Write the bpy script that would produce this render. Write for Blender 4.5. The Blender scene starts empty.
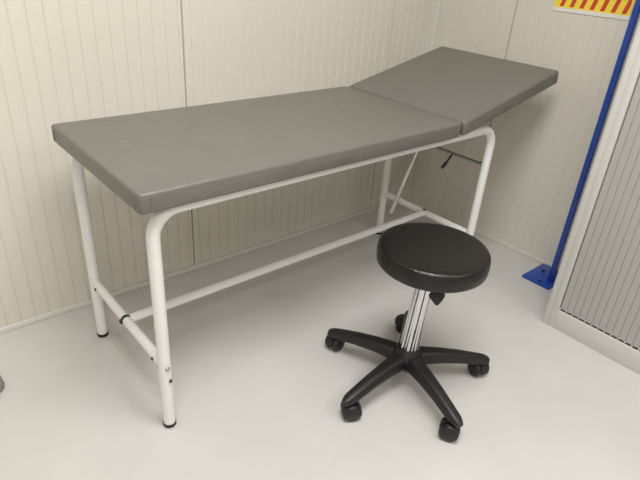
import bpy, bmesh, math, random
from mathutils import Vector, Matrix
random.seed(4)
SC=bpy.context.scene
COL=SC.collection

# ------------------------------------------------------------ materials
def mat(name,col,rough=.5,metal=0.,bump=0.,bscale=200.,colvar=0.,cvscale=8.,spec=.5,coat=0.,detail=3,bump2=0.,b2scale=(6,14,14)):
    m=bpy.data.materials.new(name); m.use_nodes=True
    nt=m.node_tree; b=nt.nodes['Principled BSDF']
    c=[((x/255+.055)/1.055)**2.4 if x/255>.04045 else x/255/12.92 for x in col]
    b.inputs['Base Color'].default_value=(*c,1)
    b.inputs['Roughness'].default_value=rough
    b.inputs['Metallic'].default_value=metal
    b.inputs['Specular IOR Level'].default_value=spec
    b.inputs['Coat Weight'].default_value=coat
    tc=nt.nodes.new('ShaderNodeTexCoord')
    if colvar>0:
        n=nt.nodes.new('ShaderNodeTexNoise'); n.inputs['Scale'].default_value=cvscale; n.inputs['Detail'].default_value=5
        r=nt.nodes.new('ShaderNodeValToRGB')
        r.color_ramp.elements[0].position=.3; r.color_ramp.elements[1].position=.7
        r.color_ramp.elements[0].color=(*[x*(1-colvar) for x in c],1)
        r.color_ramp.elements[1].color=(*[min(1,x*(1+colvar)) for x in c],1)
        nt.links.new(tc.outputs['Object'],n.inputs['Vector']); nt.links.new(n.outputs['Fac'],r.inputs['Fac'])
        nt.links.new(r.outputs['Color'],b.inputs['Base Color'])
    if bump>0:
        n=nt.nodes.new('ShaderNodeTexNoise'); n.inputs['Scale'].default_value=bscale; n.inputs['Detail'].default_value=detail
        bp=nt.nodes.new('ShaderNodeBump'); bp.inputs['Strength'].default_value=bump; bp.inputs['Distance'].default_value=.002
        nt.links.new(tc.outputs['Object'],n.inputs['Vector']); nt.links.new(n.outputs['Fac'],bp.inputs['Height'])
        nt.links.new(bp.outputs['Normal'],b.inputs['Normal'])
        if bump2>0:
            mp=nt.nodes.new('ShaderNodeMapping'); mp.inputs['Scale'].default_value=b2scale
            n2=nt.nodes.new('ShaderNodeTexNoise'); n2.inputs['Scale'].default_value=1; n2.inputs['Detail'].default_value=2
            b2=nt.nodes.new('ShaderNodeBump'); b2.inputs['Strength'].default_value=bump2; b2.inputs['Distance'].default_value=.01
            nt.links.new(tc.outputs['Object'],mp.inputs[0]); nt.links.new(mp.outputs[0],n2.inputs['Vector'])
            nt.links.new(n2.outputs['Fac'],b2.inputs['Height']); nt.links.new(b2.outputs['Normal'],bp.inputs['Normal'])
    return m
M_vinyl=mat('grey_vinyl',(113,109,105),.34,bump=.22,bscale=420,colvar=.03,cvscale=5,bump2=.34,b2scale=(16,10,30))
M_white=mat('white_powder_coat',(235,235,235),.3,coat=.2,bump=.03,bscale=300)
M_blackp=mat('black_plastic',(24,24,25),.42,bump=.15,bscale=600)
M_seat=mat('black_leatherette',(15,14,14),.30,bump=.6,bscale=110,detail=5)
M_chrome=mat('chrome',(222,223,225),.12,metal=1)
M_alu=mat('brushed_metal',(185,186,188),.22,metal=1)
M_steel=mat('dark_steel',(95,95,97),.3,metal=1)
M_zinc=mat('zinc_bolt',(170,170,170),.35,metal=1)
M_groove_refl=mat('groove_painted_reflection',(95,95,98),.35,metal=.8)  # dark reflections of the chrome, painted as colour into the column grooves
M_wall=mat('cream_panel',(223,219,208),.45,colvar=.012,cvscale=1.5,bump=.05,bscale=60)
M_wallr=mat('cream_panel_side',(218,214,204),.42,colvar=.012,cvscale=1.5,bump=.05,bscale=60)
M_floor=mat('grey_floor',(206,204,202),.30,colvar=.03,cvscale=4,bump=.04,bscale=120)
M_trim=mat('white_trim',(222,220,212),.4)
M_ceil=mat('ceiling_white',(236,236,232),.7)
M_cab=mat('cabinet_frame',(206,205,202),.4,bump=.05,bscale=300)
M_slat=mat('grey_tambour',(172,171,169),.5,bump=.05,bscale=300)
M_blue=mat('blue_steel',(15,66,163),.35,coat=.2)
M_rubber=mat('grey_rubber',(140,136,131),.6)

# ------------------------------------------------------------ mesh helpers
def finish(name,bm,m,parent=None,smooth=True,loc=None,rot=None,angle=40):
    bmesh.ops.recalc_face_normals(bm,faces=bm.faces)
    me=bpy.data.meshes.new(name); bm.to_mesh(me); bm.free()
    if smooth:
        for p in me.polygons: p.use_smooth=True
        try: me.set_sharp_from_angle(angle=math.radians(angle))
        except Exception: pass
    me.materials.append(m)
    o=bpy.data.objects.new(name,me); COL.objects.link(o)
    if parent: o.parent=parent
    if loc is not None: o.location=loc
    if rot is not None: o.rotation_euler=rot
    return o
def empty(name,loc,label,cat,rz=0):
    e=bpy.data.objects.new(name,None); COL.objects.link(e); e.location=loc; e.rotation_euler=(0,0,rz)
    e.empty_display_size=.1; e['label']=label; e['category']=cat
    return e
def box(bm,a,b,bev=0,seg=2):
    r=bmesh.ops.create_cube(bm,size=1)
    vs=r['verts']
    for v in vs:
        v.co=Vector([(a[i]+b[i])/2+v.co[i]*(b[i]-a[i]) for i in range(3)])
    if bev>0:
        es=set(e for v in vs for e in v.link_edges)
        bmesh.ops.bevel(bm,geom=list(es),offset=bev,segments=seg,affect='EDGES',profile=.5)
def tube(bm,pts,r,seg=20,caps=True,radii=None,flat=None):
    pts=[Vector(p) for p in pts]; rings=[]
    up=None
    for i,p in enumerate(pts):
        t=((pts[i+1]-p) if i==0 else (p-pts[i-1]) if i==len(pts)-1 else (pts[i+1]-p).normalized()+(p-pts[i-1]).normalized()).normalized()
        if up is None:
            up=t.orthogonal().normalized()
            if flat is not None: up=Vector(flat)
        up=(up-t*up.dot(t)).normalized(); s=t.cross(up)
        rr=radii[i] if radii else r
        q=rr if not isinstance(rr,tuple) else None
        a_,b_=(rr,rr) if q is not None else rr
        rings.append([bm.verts.new(p+up*math.cos(2*math.pi*k/seg)*a_+s*math.sin(2*math.pi*k/seg)*b_) for k in range(seg)])
    for a,b in zip(rings,rings[1:]):
        for k in range(seg): bm.faces.new((a[k],a[(k+1)%seg],b[(k+1)%seg],b[k]))
    if caps: bm.faces.new(rings[0][::-1]); bm.faces.new(rings[-1])
def lathe(bm,prof,seg=48,center=(0,0,0),axis='z'):
    rings=[]
    cx=Vector(center)
    def P(r,a,h):
        if axis=='z': return cx+Vector((r*math.cos(a),r*math.sin(a),h))
        if axis=='y': return cx+Vector((r*math.cos(a),h,r*math.sin(a)))
        return cx+Vector((h,r*math.cos(a),r*math.sin(a)))
    for r,h in prof:
        if r<1e-6: rings.append([bm.verts.new(P(0,0,h))])
        else: rings.append([bm.verts.new(P(r,2*math.pi*k/seg,h)) for k in range(seg)])
    for a,b in zip(rings,rings[1:]):
        for k in range(seg):
            k2=(k+1)%seg
            if len(a)==1 and len(b)==1: continue
            if len(a)==1: bm.faces.new((a[0],b[k],b[k2]))
            elif len(b)==1: bm.faces.new((a[k],a[k2],b[0]))
            else: bm.faces.new((a[k],a[k2],b[k2],b[k]))
def structure(o): o['kind']='structure'; return o

# ------------------------------------------------------------ room
XW,YW=1.946,.758; XL,YF,ZC=-2.6,-3.6,2.7
bm=bmesh.new(); box(bm,(XL-.1,YF-.1,-.1),(XW+.1,YW+.1,0)); structure(finish('floor',bm,M_floor,smooth=False))
bm=bmesh.new(); box(bm,(XL-.1,YF-.1,ZC),(XW+.1,YW+.1,ZC+.1)); structure(finish('ceiling',bm,M_ceil,smooth=False))
def ribbed(name,start,end,pitch,gw,gd,seams,fixed,axis,m,phase=0.):
    prof=[(start,0.)]
    s=start+pitch*.5+phase
    marks=[]
    while s<end-pitch*.4:
        if all(abs(s-q)>pitch*.35 for q in seams): marks.append((s,gw,gd))
        s+=pitch
    for q in seams: marks.append((q,.007,.012))
    marks.sort()
    for c,w,d in marks:
        prof+= [(c-w/2,0),(c-w*.22,-d),(c+w*.22,-d),(c+w/2,0)]
    prof.append((end,0.))
    bm=bmesh.new(); lo=[];hi=[]
    for a,d in prof:
        if axis=='x': p=(a,fixed-d)
        else: p=(fixed-d,a)
        lo.append(bm.verts.new((p[0],p[1],0))); hi.append(bm.verts.new((p[0],p[1],ZC)))
    for i in range(len(lo)-1): bm.faces.new((lo[i],lo[i+1],hi[i+1],hi[i]))
    if axis=='x': q=[(end,fixed+.08),(start,fixed+.08)]
    else: q=[(fixed+.08,end),(fixed+.08,start)]
    b=[bm.verts.new((x,y,0)) for x,y in q]; t=[bm.verts.new((x,y,ZC)) for x,y in q]
    bm.faces.new((lo[-1],b[0],t[0],hi[-1])); bm.faces.new((b[0],b[1],t[1],t[0])); bm.faces.new((b[1],lo[0],hi[0],t[1]))
    bm.faces.new([*lo,*b]); bm.faces.new([*hi,*t])
    return structure(finish(name,bm,m,smooth=False))
ribbed('wall_back',XL,XW,.05,.0075,.0036,[-.62,.504,1.63],YW,'x',M_wall,phase=.01)
ribbed('wall_right',YF,YW,.05,.006,.0020,[-.82,.30],XW,'y',M_wallr)
bm=bmesh.new(); box(bm,(XL-.1,YF,0),(XL,YW,ZC)); structure(finish('wall_left',bm,M_wall,smooth=False))
bm=bmesh.new(); box(bm,(XL,YF-.1,0),(XW,YF,ZC)); structure(finish('wall_front',bm,M_wall,smooth=False))
bm=bmesh.new(); box(bm,(XL,YW-.012,0),(XW,YW,.022),.003); structure(finish('baseboard_back',bm,M_trim))
bm=bmesh.new(); box(bm,(XW-.012,YF,0),(XW,YW-.012,.022),.003); structure(finish('baseboard_right',bm,M_trim))
# corner angle profile
bm=bmesh.new()
box(bm,(XW-.032,YW-.005,.022),(XW,YW+.001,ZC)); box(bm,(XW-.005,YW-.032,.022),(XW+.001,YW-.005,ZC))
structure(finish('trim_1',bm,M_trim,smooth=False))

# ------------------------------------------------------------ examination table
W,L=.5348,1.477; RT=.0180; TZ=.7412-RT; ZB=.2328
tab=empty('examination_table',(0,0,0),'grey vinyl examination couch with raised headrest on white tubular legs','examination table')
def cushion(name,lx,ly,h,loc,ry,sx=1):
    bm=bmesh.new()
    bmesh.ops.create_cube(bm,size=1)
    for v in bm.verts: v.co=Vector(((v.co.x+.5)*lx,(v.co.y+.5)*ly,(v.co.z+.5)*h))
    vert=[e for e in bm.edges if abs(e.verts[0].co.z-e.verts[1].co.z)>h/2]
    bmesh.ops.bevel(bm,geom=vert,offset=.013,segments=5,affect='EDGES',profile=.5)
    bm.normal_update()
    top=[e for e in bm.edges if min(v.co.z for v in e.verts)>h-1e-5 and any(abs(f.normal.z)<.5 for f in e.link_faces)]
    bmesh.ops.bevel(bm,geom=top,offset=.009,segments=4,affect='EDGES',profile=.5)
    bm.normal_update()
    bot=[e for e in bm.edges if max(abs(v.co.z) for v in e.verts)<1e-5 and any(abs(f.normal.z)<.5 for f in e.link_faces)]
    bmesh.ops.bevel(bm,geom=bot,offset=.008,segments=3,affect='EDGES',profile=.5)
    for cx in (0,lx):
        for cy in (0,ly):
            for (ox,oy) in ((.030,0),(0,.030)):
                X=cx+(ox if cx==0 else -ox); Y=cy+(oy if cy==0 else -oy)
                if ox: tube(bm,[(X,cy,h-.012),(X+(.006 if cx else -.006),cy,.008)],.0020,8)
                else: tube(bm,[(cx,Y,h-.012),(cx,Y+(.006 if cy else -.006),.008)],.0020,8)
    return finish(name,bm,M_vinyl,tab,loc=loc,rot=(0,ry,0),angle=60)
y0=W/2-.314
cushion('main_cushion',1.229,.628,.055,(-.046,y0,.7412),0)
HA=math.radians(12.6)
cushion('head_cushion',.638,.628,.055,(1.2045,y0,.7412),-HA)
def arc_frame(y):
    R=.075; pts=[(0,y,.012)]
    pts.append((0,y,TZ-R))
    for i in range(1,13):
        a=math.pi/2*i/12; pts.append((R-R*math.cos(a),y,TZ-R+R*math.sin(a)))
    for i in range(0,13):
        a=math.pi/2*i/12; pts.append((L-R+R*math.sin(a),y,TZ-R+R*math.cos(a)))
    pts.append((L,y,.012))
    bm=bmesh.new(); tube(bm,pts,RT,24); return bm
for y in (0,W):
    finish('side_frame',arc_frame(y),M_white,tab,angle=50)
for x in (0,L):
    for y in (0,W):
        bm=bmesh.new(); lathe(bm,[(0,0),(.0180,0),(.0200,.003),(.0200,.011),(.0190,.013),(.0180,.013)],24,(x,y,0))
        finish('foot_cap',bm,M_blackp,tab)['label']='black plastic foot cap'
for x in (0,L):
    bm=bmesh.new(); tube(bm,[(x,.012,ZB),(x,W-.012,ZB)],.0150,20); finish('cross_bar',bm,M_white,tab)
bm=bmesh.new(); tube(bm,[(.012,W/2,ZB),(L-.012,W/2,ZB)],.0145,20); finish('stretcher',bm,M_white,tab)
for x in (0,L):
    s=1 if x==0 else -1
    bm=bmesh.new()
    tube(bm,[(x,W/2-.006,ZB),(x,W/2+.006,ZB)],.0162,20)
    finish('joint_sleeve',bm,M_blackp,tab)['label']='black plastic joint sleeve'
    bm=bmesh.new(); lathe(bm,[(0,-s*.0215),(.006,-s*.0210),(.008,-s*.0185),(.008,-s*.014)],16,(x,W/2,ZB),'x')
    finish('bolt',bm,M_blackp,tab)
for x in (0,L):
    for y,sg in ((0,-1),(W,1)):
        bm=bmesh.new(); lathe(bm,[(0,sg*.0230),(.004,sg*.0230),(.0065,sg*.0200),(.0065,sg*.0165)],14,(x,y,ZB),'y')
        finish('bolt',bm,M_zinc,tab)
for y in (.048,W-.048):
    bm=bmesh.new(); lathe(bm,[(0,-.0185),(.005,-.0175),(.0055,-.0155),(.0055,-.010)],14,(0,y,ZB),'x')
    finish('bolt',bm,M_blackp,tab)
bm=bmesh.new(); lathe(bm,[(0,-.0225),(.004,-.0225),(.0055,-.0195),(.0055,-.0155)],12,(.006,0,.185),'y'); finish('bolt',bm,M_steel,tab)
for x in (.25,.72,1.17):
    bm=bmesh.new(); box(bm,(x-.015,0,.706),(x+.015,W,.739),.002); finish('cross_member',bm,M_white,tab)
# headrest mechanism
bm=bmesh.new(); tube(bm,[(L,.01,.56),(L,W-.01,.56)],.0070,14); 
tube(bm,[(L,.016,.56),(L,.024,.56)],.012,14); tube(bm,[(L,W-.024,.56),(L,W-.016,.56)],.012,14)
finish('support_rod',bm,M_alu,tab)['label']='bare metal cross rod'
bm=bmesh.new(); tube(bm,[(L-.006,.17,.558),(L-.03,.165,.54),(L-.055,.160,.528)],.005,12)
tube(bm,[(L-.050,.161,.530),(L-.082,.155,.515)],.0075,12)
finish('adjustment_lever',bm,M_steel,tab)['label']='bare steel adjustment lever'
ux,uz=math.cos(HA),math.sin(HA)
def hp(d,z=0): return (1.2045+d*ux-z*uz, .7412+d*uz+z*ux)
a=hp(.25,-.012); yy=.27
bm=bmesh.new()
tube(bm,[(a[0],yy,a[1]),(1.342,yy,.537),(1.234,yy,.291)],.01,16,radii=[(.0105,.005)]*3,flat=(1,-.6,0))
finish('ratchet_arm',bm,M_alu,tab)['label']='bare metal ratchet arm'
bm=bmesh.new()
for yb in (.06,W-.06):
    p,q=hp(.0,-.012),hp(.56,-.012)
    tube(bm,[(p[0],yb,p[1]),(q[0],yb,q[1])],.011,14)
p,q=hp(.25,-.012),hp(.54,-.012)
tube(bm,[(p[0],.06,p[1]),(p[0],W-.06,p[1])],.010,14); tube(bm,[(q[0],.06,q[1]),(q[0],W-.06,q[1])],.010,14)
finish('headrest_frame',bm,M_white,tab)

# ------------------------------------------------------------ stool
SX,SY=.743,-.296
st=empty('swivel_stool',(SX,SY,0),'round black swivel stool with chrome column on five-star caster base','stool')
bm=bmesh.new()
lathe(bm,[(0,.475),(.155,.475),(.167,.477),(.1720,.482),(.1735,.490),(.1737,.503),(.1742,.506),(.1737,.509),(.1735,.521),(.1718,.5292),(.1680,.5350),(.160,.5378),(.145,.5384),(.10,.5384),(.05,.5382),(0,.538)],72,(.017,-.015,0))
finish('seat',bm,M_seat,st,angle=60)
bm=bmesh.new(); lathe(bm,[(0,.440),(.028,.440),(.030,.455),(.060,.465),(.085,.476),(0,.476)],32,(.014,-.012,0)); finish('seat_plate',bm,M_blackp,st)
bm=bmesh.new()
def cofs(z): return .014*(z-.1)/.34,-.012*(z-.1)/.34
seg=120; NF=8
def flute(z,r):
    dx,dy=cofs(z); out=[]
    for k in range(seg):
        t=2*math.pi*k/seg; ph=(NF*k/seg)%1.0
        rr=r-.0025 if ph<.13 else r+.0016*math.sin(math.pi*(ph-.13)/.87)
        out.append(bm.verts.new((dx+rr*math.cos(t),dy+rr*math.sin(t),z)))
    return out
rs=[flute(z,r) for z,r in ((.118,.0312),(.2,.0302),(.32,.0290),(.425,.0275))]
dark_refl=[]
for a,b in zip(rs,rs[1:]):
    for k in range(seg):
        f=bm.faces.new((a[k],a[(k+1)%seg],b[(k+1)%seg],b[k]))
        if (NF*k/seg)%1.0<.13 : dark_refl.append(f)
bm.faces.new(rs[0]); bm.faces.new(rs[-1])
tube(bm,[(.013,-.011,.42),(.014,-.012,.445)],.014,20)
for f in dark_refl: f.material_index=1  # groove faces take the painted dark reflection colour
o=finish('column',bm,M_chrome,st,angle=50); o.data.materials.append(M_groove_refl); o['label']='fluted chrome gas column'
bm=bmesh.new()
tube(bm,[(.014,-.012,.450),(-.006,-.05,.436),(-.016,-.078,.412)],.0045,12)
tube(bm,[(-.015,-.074,.419),(-.016,-.078,.411),(-.018,-.083,.402),(-.020,-.088,.388),(-.020,-.089,.376)],.01,18,radii=[(.005,.014),(.006,.025),(.006,.025),(.005,.014),(.003,.005)],flat=(-.6,-.8,0))
finish('height_lever',bm,M_blackp,st)['label']='black plastic height lever'
bm=bmesh.new()
lathe(bm,[(0,.062),(.038,.062),(.050,.074),(.055,.095),(.051,.118),(.043,.134),(.036,.144),(0,.144)],40)
finish('base_hub',bm,M_blackp,st)
casang=[38.5,110.5,182.5,254.5,326.5]
swiv=[-40,190,150,300,250]
RC=.282
for a,sv in zip(casang,swiv):
    A=math.radians(a)
    bm=bmesh.new()
    secs=[(.025,.074,.054,.100),(.06,.066,.050,.104),(.12,.057,.045,.102),(.19,.050,.040,.094),(.25,.046,.036,.083),(.286,.043,.030,.077),(.303,.028,.022,.073)]
    rings=[]
    n=16
    for r,w,h,z in secs:
        ring=[]
        for k in range(n):
            t=2*math.pi*k/n; c,s=math.cos(t),math.sin(t)
            yy=w/2*math.copysign(abs(c)**.55,c); zz=h/2*math.copysign(abs(s)**.6,s)
            if s>0: yy*=.8
            ring.append(bm.verts.new((r*math.cos(A)-yy*math.sin(A),r*math.sin(A)+yy*math.cos(A),z+zz)))
        rings.append(ring)
    for p,q in zip(rings,rings[1:]):
        for k in range(n): bm.faces.new((p[k],p[(k+1)%n],q[(k+1)%n],q[k]))
    bm.faces.new(rings[0]); bm.faces.new(rings[-1])
    finish('base_arm',bm,M_blackp,st,angle=55)
    S=math.radians(sv)
    bm=bmesh.new()
    px,py=RC*math.cos(A),RC*math.sin(A)
    tube(bm,[(0,0,.044),(0,0,.066)],.009,14)
    w=.0085; hr=.0325; rw=.0315
    prof=[(hr*math.cos(math.radians(q)),hr*math.sin(math.radians(q))) for q in range(-10,171,15)]
    off=-.020 if sv==-40 else -.011
    lf=[];rt=[]
    for X,Z in prof: lf.append(bm.verts.new((X+off,-w,Z+rw))); rt.append(bm.verts.new((X+off,w,Z+rw)))
    for i in range(len(lf)-1): bm.faces.new((lf[i],lf[i+1],rt[i+1],rt[i]))
    bm.faces.new(lf); bm.faces.new(rt); bm.faces.new((lf[0],rt[0],rt[-1],lf[-1]))
    R=Matrix.Rotation(S,4,'Z')
    bmesh.ops.transform(bm,matrix=Matrix.Translation((px,py,0))@R,verts=bm.verts)
    cas=finish('caster',bm,M_blackp,st)
    for sgn in (-1,1):
        bm=bmesh.new()
        pr=[(0,.008),(.0270,.008),(.0303,.010),(.0315,.015),(.0303,.024),(.027,.0275),(.013,.0295),(0,.0300)]
        lathe(bm,[(r_,sgn*h_) for r_,h_ in pr],28,(off,0,rw),'y')
        bmesh.ops.transform(bm,matrix=Matrix.Translation((px,py,0))@R,verts=bm.verts)
        finish('wheel',bm,M_blackp,cas)

# ------------------------------------------------------------ tambour cabinet
CX,CY0,CY1,CH=1.481,-1.62,-.418,1.98
cab=empty('tambour_cabinet',(0,0,0),'light grey metal roller-door cabinet with grey slatted tambour front','cabinet')
bm=bmesh.new()
D=1.925
box(bm,(CX,CY1-.022,.0),(D,CY1,CH),.002)
box(bm,(CX,CY0,.0),(D,CY0+.022,CH),.002)
box(bm,(CX,CY0+.022,CH-.03),(D,CY1-.022,CH),.002)
box(bm,(CX+.01,CY0+.022,.075),(D,CY1-.022,.095),.001)
box(bm,(D-.01,CY0+.022,.0),(D,CY1-.022,CH-.03))
box(bm,(CX,CY1-.022-.026,.0),(CX+.02,CY1-.0215,CH-.03),.002)
box(bm,(CX,CY0+.0215,.0),(CX+.02,CY0+.048,CH-.03),.002)
finish('body',bm,M_cab,cab)
bm=bmesh.new(); box(bm,(CX+.0015,CY0+.048,.0),(CX+.018,CY1-.048,.085),.002); finish('plinth',bm,M_cab,cab)
bm=bmesh.new(); x=CX+.010; p=.026; yv=CY1-.050; pts=[]
while yv>CY0+.052:
    pts+=[(x+.0030,yv),(x,yv-.0025),(x,yv-p+.0025),(x+.0030,yv-p+.001)]
    yv-=p
lo=[bm.verts.new((a,b,.087)) for a,b in pts]; hi=[bm.verts.new((a,b,CH-.031)) for a,b in pts]
for i in range(len(lo)-1): bm.faces.new((lo[i],lo[i+1],hi[i+1],hi[i]))
e1=[bm.verts.new((x+.009,pts[-1][1],z)) for z in (.087,CH-.031)]; e0=[bm.verts.new((x+.009,pts[0][1],z)) for z in (.087,CH-.031)]
bm.faces.new((lo[-1],e1[0],e1[1],hi[-1])); bm.faces.new((e1[0],e0[0],e0[1],e1[1])); bm.faces.new((e0[0],lo[0],hi[0],e0[1]))
finish('tambour_door',bm,M_slat,cab,smooth=False)['label']='grey vertical-slat roller door'

# ------------------------------------------------------------ blue post
bp=empty('blue_post',(1.80,-.278,0),'tall blue steel post with flat foot plate beside cabinet','post')
bm=bmesh.new(); box(bm,(-.065,-.03,0),(.13,.11,.012),.002); finish('foot_plate',bm,M_blue,bp)
bm=bmesh.new(); box(bm,(-.0125,-.011,.012),(.0125,.011,2.2),.003); finish('upright',bm,M_blue,bp)
for q in ((-.045,.03),(.06,.07)):
    bm=bmesh.new(); lathe(bm,[(.008,.0115),(.008,.018),(0,.019)],6,(q[0],q[1],0))
    finish('anchor_bolt',bm,M_steel,bp)

# ------------------------------------------------------------ warning sign
def signmat():
    m=bpy.data.materials.new('hazard_stripes'); m.use_nodes=True; nt=m.node_tree; b=nt.nodes['Principled BSDF']; b.inputs['Roughness'].default_value=.4
    tc=nt.nodes.new('ShaderNodeTexCoord'); sp=nt.nodes.new('ShaderNodeSeparateXYZ'); nt.links.new(tc.outputs['Object'],sp.inputs[0])
    def mth(op,a,bv):
        n=nt.nodes.new('ShaderNodeMath'); n.operation=op
        for i,v in enumerate((a,bv)):
            if v is None: continue
            if isinstance(v,(int,float)): n.inputs[i].default_value=v
            else: nt.links.new(v,n.inputs[i])
        return n.outputs[0]
    s=mth('ADD',sp.outputs['Y'],mth('MULTIPLY',sp.outputs['Z'],.25))
    fr=mth('FRACT',mth('ADD',mth('DIVIDE',s,.044),20.2),None)
    st_=mth('LESS_THAN',fr,.42)
    inz=mth('MULTIPLY',mth('GREATER_THAN',sp.outputs['Z'],.021),mth('LESS_THAN',sp.outputs['Z'],.129))
    iny=mth('MULTIPLY',mth('GREATER_THAN',sp.outputs['Y'],-.154),mth('LESS_THAN',sp.outputs['Y'],.154))
    st_=mth('MULTIPLY',st_,mth('MULTIPLY',inz,iny))
    brd=mth('MULTIPLY',mth('GREATER_THAN',sp.outputs['Z'],.016),mth('LESS_THAN',sp.outputs['Z'],.134))
    m1=nt.nodes.new('ShaderNodeMix'); m1.data_type='RGBA'; m1.inputs[6].default_value=(.8,.79,.75,1); m1.inputs[7].default_value=(.90,.73,.05,1); nt.links.new(brd,m1.inputs[0])
    m2=nt.nodes.new('ShaderNodeMix'); m2.data_type='RGBA'; nt.links.new(m1.outputs[2],m2.inputs[6]); m2.inputs[7].default_value=(.62,.05,.03,1); nt.links.new(st_,m2.inputs[0])
    nt.links.new(m2.outputs[2],b.inputs['Base Color']); return m
bm=bmesh.new(); box(bm,(-.003,-.162,0),(0,.162,.15),.0008,1)
sg=finish('warning_sign',bm,signmat(),None,smooth=False,loc=(XW-.0005,-.042,1.147))
sg['label']='yellow sign with red slanted stripes and white border on wall'; sg['category']='sign'

# ------------------------------------------------------------ small grey stop at the wall
ds=empty('door_stop',(-.395,.47,0),'small grey rubber floor stop near panel wall','door stop')
bm=bmesh.new(); lathe(bm,[(0,0),(.046,0),(.048,.006),(.046,.02),(.042,.045),(.034,.055),(.015,.060),(0,.061)],32); finish('rubber_bumper',bm,M_rubber,ds)
bm=bmesh.new(); lathe(bm,[(.0,.060),(.010,.060),(.010,.064),(0,.0645)],16); finish('screw',bm,M_zinc,ds)

# ------------------------------------------------------------ light
def area(name,loc,sx,sy,e,col=(1,.978,.95)):
    l=bpy.data.lights.new(name,'AREA'); l.shape='RECTANGLE'; l.size=sx; l.size_y=sy; l.energy=e; l.color=col
    o=bpy.data.objects.new(name,l); COL.objects.link(o); o.location=loc; return o
area('ceiling_light',(.05,-.75,ZC-.03),1.3,.8,50)
area('ceiling_light.001',(-1.4,-2.4,ZC-.03),1.2,.6,22)
area('ceiling_light.002',(1.0,-2.2,ZC-.03),1.2,.6,18)
w=bpy.data.worlds.new('World'); SC.world=w; w.use_nodes=True
w.node_tree.nodes['Background'].inputs[0].default_value=(.9,.92,1,1); w.node_tree.nodes['Background'].inputs[1].default_value=.3

# ------------------------------------------------------------ camera
C=Vector((-0.4897,-1.1567,1.3204)); yaw,pitch,roll=-0.7404,-0.4946,0.0758
fwd=Vector((-math.sin(yaw)*math.cos(pitch),math.cos(yaw)*math.cos(pitch),math.sin(pitch)))
r=Vector((math.cos(yaw),math.sin(yaw),0)); u=r.cross(fwd)
Rv=r*math.cos(roll)+u*math.sin(roll); Uv=-r*math.sin(roll)+u*math.cos(roll)
cd=bpy.data.cameras.new('camera'); cam=bpy.data.objects.new('camera',cd); COL.objects.link(cam)
cam.matrix_world=Matrix(((Rv.x,Uv.x,-fwd.x,C.x),(Rv.y,Uv.y,-fwd.y,C.y),(Rv.z,Uv.z,-fwd.z,C.z),(0,0,0,1)))
cd.sensor_width=36; cd.lens=541.147*36/640; cd.clip_start=.02
SC.camera=cam
SC.view_settings.view_transform='Standard'
